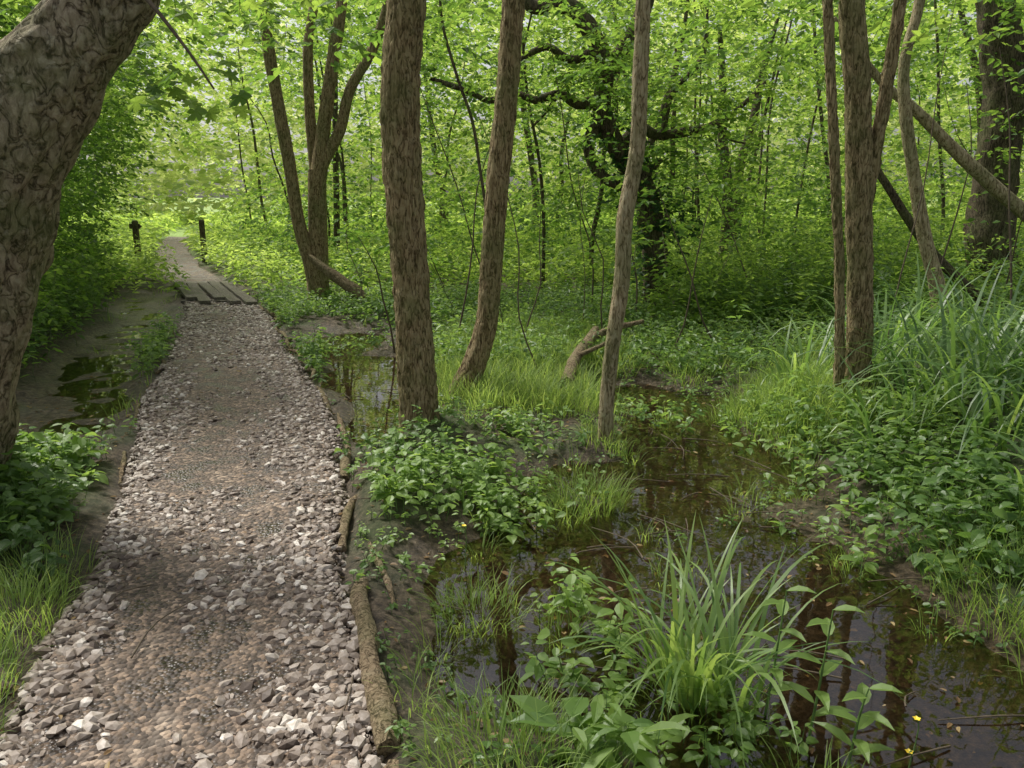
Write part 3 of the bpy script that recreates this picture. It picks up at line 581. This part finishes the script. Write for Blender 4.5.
# ------------------------------------------------------------ logs, planks, posts
def log(name,pts,rad,ring=14):
    g=Geo();tube(g,pts,rad,ring,.025,.009,30,.28,5,seed=int(abs(pts[0][1]*100)));g.build(name,[B_LOG])
log('edging_log',[(-.63,3.05,.02),(-.60,2.85,.03),(-.52,2.6,.035),(-.48,2.4,.03),(-.41,2.2,.035),(-.36,2.02,.02)],[.026,.038,.041,.037,.042,.034])
log('edging_log',[(-.47,2.9,-.01),(-.52,3.05,.02),(-.58,3.2,.03),(-.66,3.42,.02)],[.008,.016,.018,.015])
log('edging_log',[(-.34,1.96,.0),(-.32,1.75,.01),(-.27,1.4,.01)],[.032,.036,.036])
yy=3.4
while yy<11.2:
    l=rng.uniform(.35,.9);o=rng.uniform(-.02,.08);r=rng.uniform(.015,.034);e=float(pr(yy));f=float(pr(yy+l))
    log('edging_log',[(e+o,yy,.0),((e+f)/2+o+rng.normal(0,.04),yy+l*.5,.022),(f+rng.uniform(-.02,.1),yy+l,-.01)],[r*.8,r,r*.5],10);yy+=l*rng.uniform(.75,1.3)
for yy in (4.3,5.6,7.2,8.9):
    l=rng.uniform(.5,.9);r=rng.uniform(.013,.022);e=float(pl(yy));f=float(pl(yy+l))
    log('edging_log',[(e-.02,yy,-.015),((e+f)/2-.04+rng.normal(0,.03),yy+l*.5,.008),(f-.05,yy+l,-.02)],[r*.8,r,r*.6],10)
g=Geo()
tube(g,[(.44,6.3,.10),(.55,6.9,.17),(.72,7.5,.22),(.85,8.0,.26)],[.06,.055,.05,.045],14,.05,.008,25,.2)
tube(g,[(.72,7.6,.22),(1.0,7.9,.29),(1.35,8.1,.33)],[.04,.035,.02],10,.05,.006,25,.2)
tube(g,[(.55,7.0,.18),(.78,6.95,.29),(.95,7.0,.38)],[.025,.018,.01],8,.05)
g.build('fallen_branch',[B_LOG])
log('fallen_log',[(-2.85,11.3,.75),(-2.5,11.2,.5),(-2.2,11.1,.3),(-2.05,11.05,.2)],[.04,.08,.1,.05])
g=Geo()
def plank(g,a,b,w,th,z):
    a=np.array(a,float);b=np.array(b,float);d=b-a;d/=np.linalg.norm(d);s=np.array([-d[1],d[0]])*w/2
    V=[];k=12
    for i in range(k+1):
        c=a+(b-a)*i/k;dz=.004*math.sin(i*1.7+a[0]*9);q=s*(1+.04*math.sin(i*2.3+a[1]))
        V+= [(c[0]-q[0],c[1]-q[1],z+dz),(c[0]+q[0],c[1]+q[1],z+dz+.004),(c[0]+q[0],c[1]+q[1],z-th),(c[0]-q[0],c[1]-q[1],z-th)]
    F=[]
    for i in range(k):
        o=4*i
        for j in range(4): F.append((o+j,o+(j+1)%4,o+4+(j+1)%4,o+4+j))
    F+=[(3,2,1,0),(4*k,4*k+1,4*k+2,4*k+3)]
    g.add(V,F,rng.random())
for i in range(5):
    f=(i+.5)/5
    y0=11.8+rng.uniform(-.35,.35);y1=14.3+rng.uniform(-.2,.2)
    plank(g,(float(pl(y0)+f*(pr(y0)-pl(y0))),y0),(float(pl(y1)+f*(pr(y1)-pl(y1))),y1),.16,.04,.080+rng.uniform(-.006,.006))
for y in (12.1,12.9,14.1): plank(g,(float(pl(y))-.05,y),(float(pr(y))+.05,y),.14,.06,.033)
g.build('boardwalk',[B_PLANK])
def post(x,y,h,arm=False):
    g=Geo();z=Hgt(np.array([x]),np.array([y]))[0];r=.048
    V=[(sx*r,sy*r,zz) for zz in (-.2,h-.03) for sx,sy in ((-1,-1),(1,-1),(1,1),(-1,1))]+[(sx*r*.75,sy*r*.75,h) for sx,sy in ((-1,-1),(1,-1),(1,1),(-1,1))]
    V=[(x+a,y+b,z+c) for a,b,c in V];F=[(8,9,10,11)]
    for o in (0,4):
        for j in range(4): F.append((o+j,o+(j+1)%4,o+4+(j+1)%4,o+4+j))
    g.add(V,F,.5)
    if arm:
        zc=z+h-.12;V=[(x+a,y+b,zc+c) for b in (-.085,-.058) for a,c in ((-.09,-.05),(.12,-.05),(.17,0),(.12,.05),(-.09,.05))]
        g.add(V[:5],[(0,1,2,3,4)],.5);g.add(V,[(9,8,7,6,5)],.5);g.add(V,[(i,5+i,5+(i+1)%5,(i+1)%5) for i in range(5)],.5)
    return g
post(-7.9,17.0,1.0,True).build('waymarker_post',[B_OAK])
post(-7.0,18.3,.95).build('wooden_post',[B_OAK])

# ------------------------------------------------------------ light, sky, camera
sun_el=math.radians(56);sun_az=math.radians(-50)
w=bpy.data.worlds.new('World');scene.world=w;w.use_nodes=True;nt=w.node_tree
bg=nt.nodes['Background'];sky=nt.nodes.new('ShaderNodeTexSky');sky.sky_type='NISHITA';sky.sun_disc=False
sky.sun_elevation=sun_el;sky.sun_rotation=sun_az;sky.dust_density=4;sky.air_density=1;sky.ozone_density=.5
hs=nt.nodes.new('ShaderNodeHueSaturation');hs.inputs['Saturation'].default_value=.3
nt.links.new(sky.outputs[0],hs.inputs['Color']);nt.links.new(hs.outputs[0],bg.inputs[0]);bg.inputs[1].default_value=.15
sl=bpy.data.lights.new('sun','SUN');sl.energy=4.6;sl.angle=math.radians(15);sl.color=(1,.96,.89)
so=bpy.data.objects.new('sun',sl);COL.objects.link(so)
d=Vector((math.sin(sun_az)*math.cos(sun_el),math.cos(sun_az)*math.cos(sun_el),math.sin(sun_el)))
so.rotation_euler=d.to_track_quat('Z','Y').to_euler();so.location=(0,0,12)
cam=bpy.data.cameras.new('camera');co=bpy.data.objects.new('camera',cam);COL.objects.link(co)
co.location=(0,0,1.6);co.rotation_euler=(math.radians(90-13.4),0,0);cam.lens=27.98;cam.sensor_width=36;cam.clip_end=2000;cam.clip_start=.05
scene.camera=co
scene.view_settings.view_transform='Standard';scene.view_settings.look='None';scene.view_settings.exposure=0
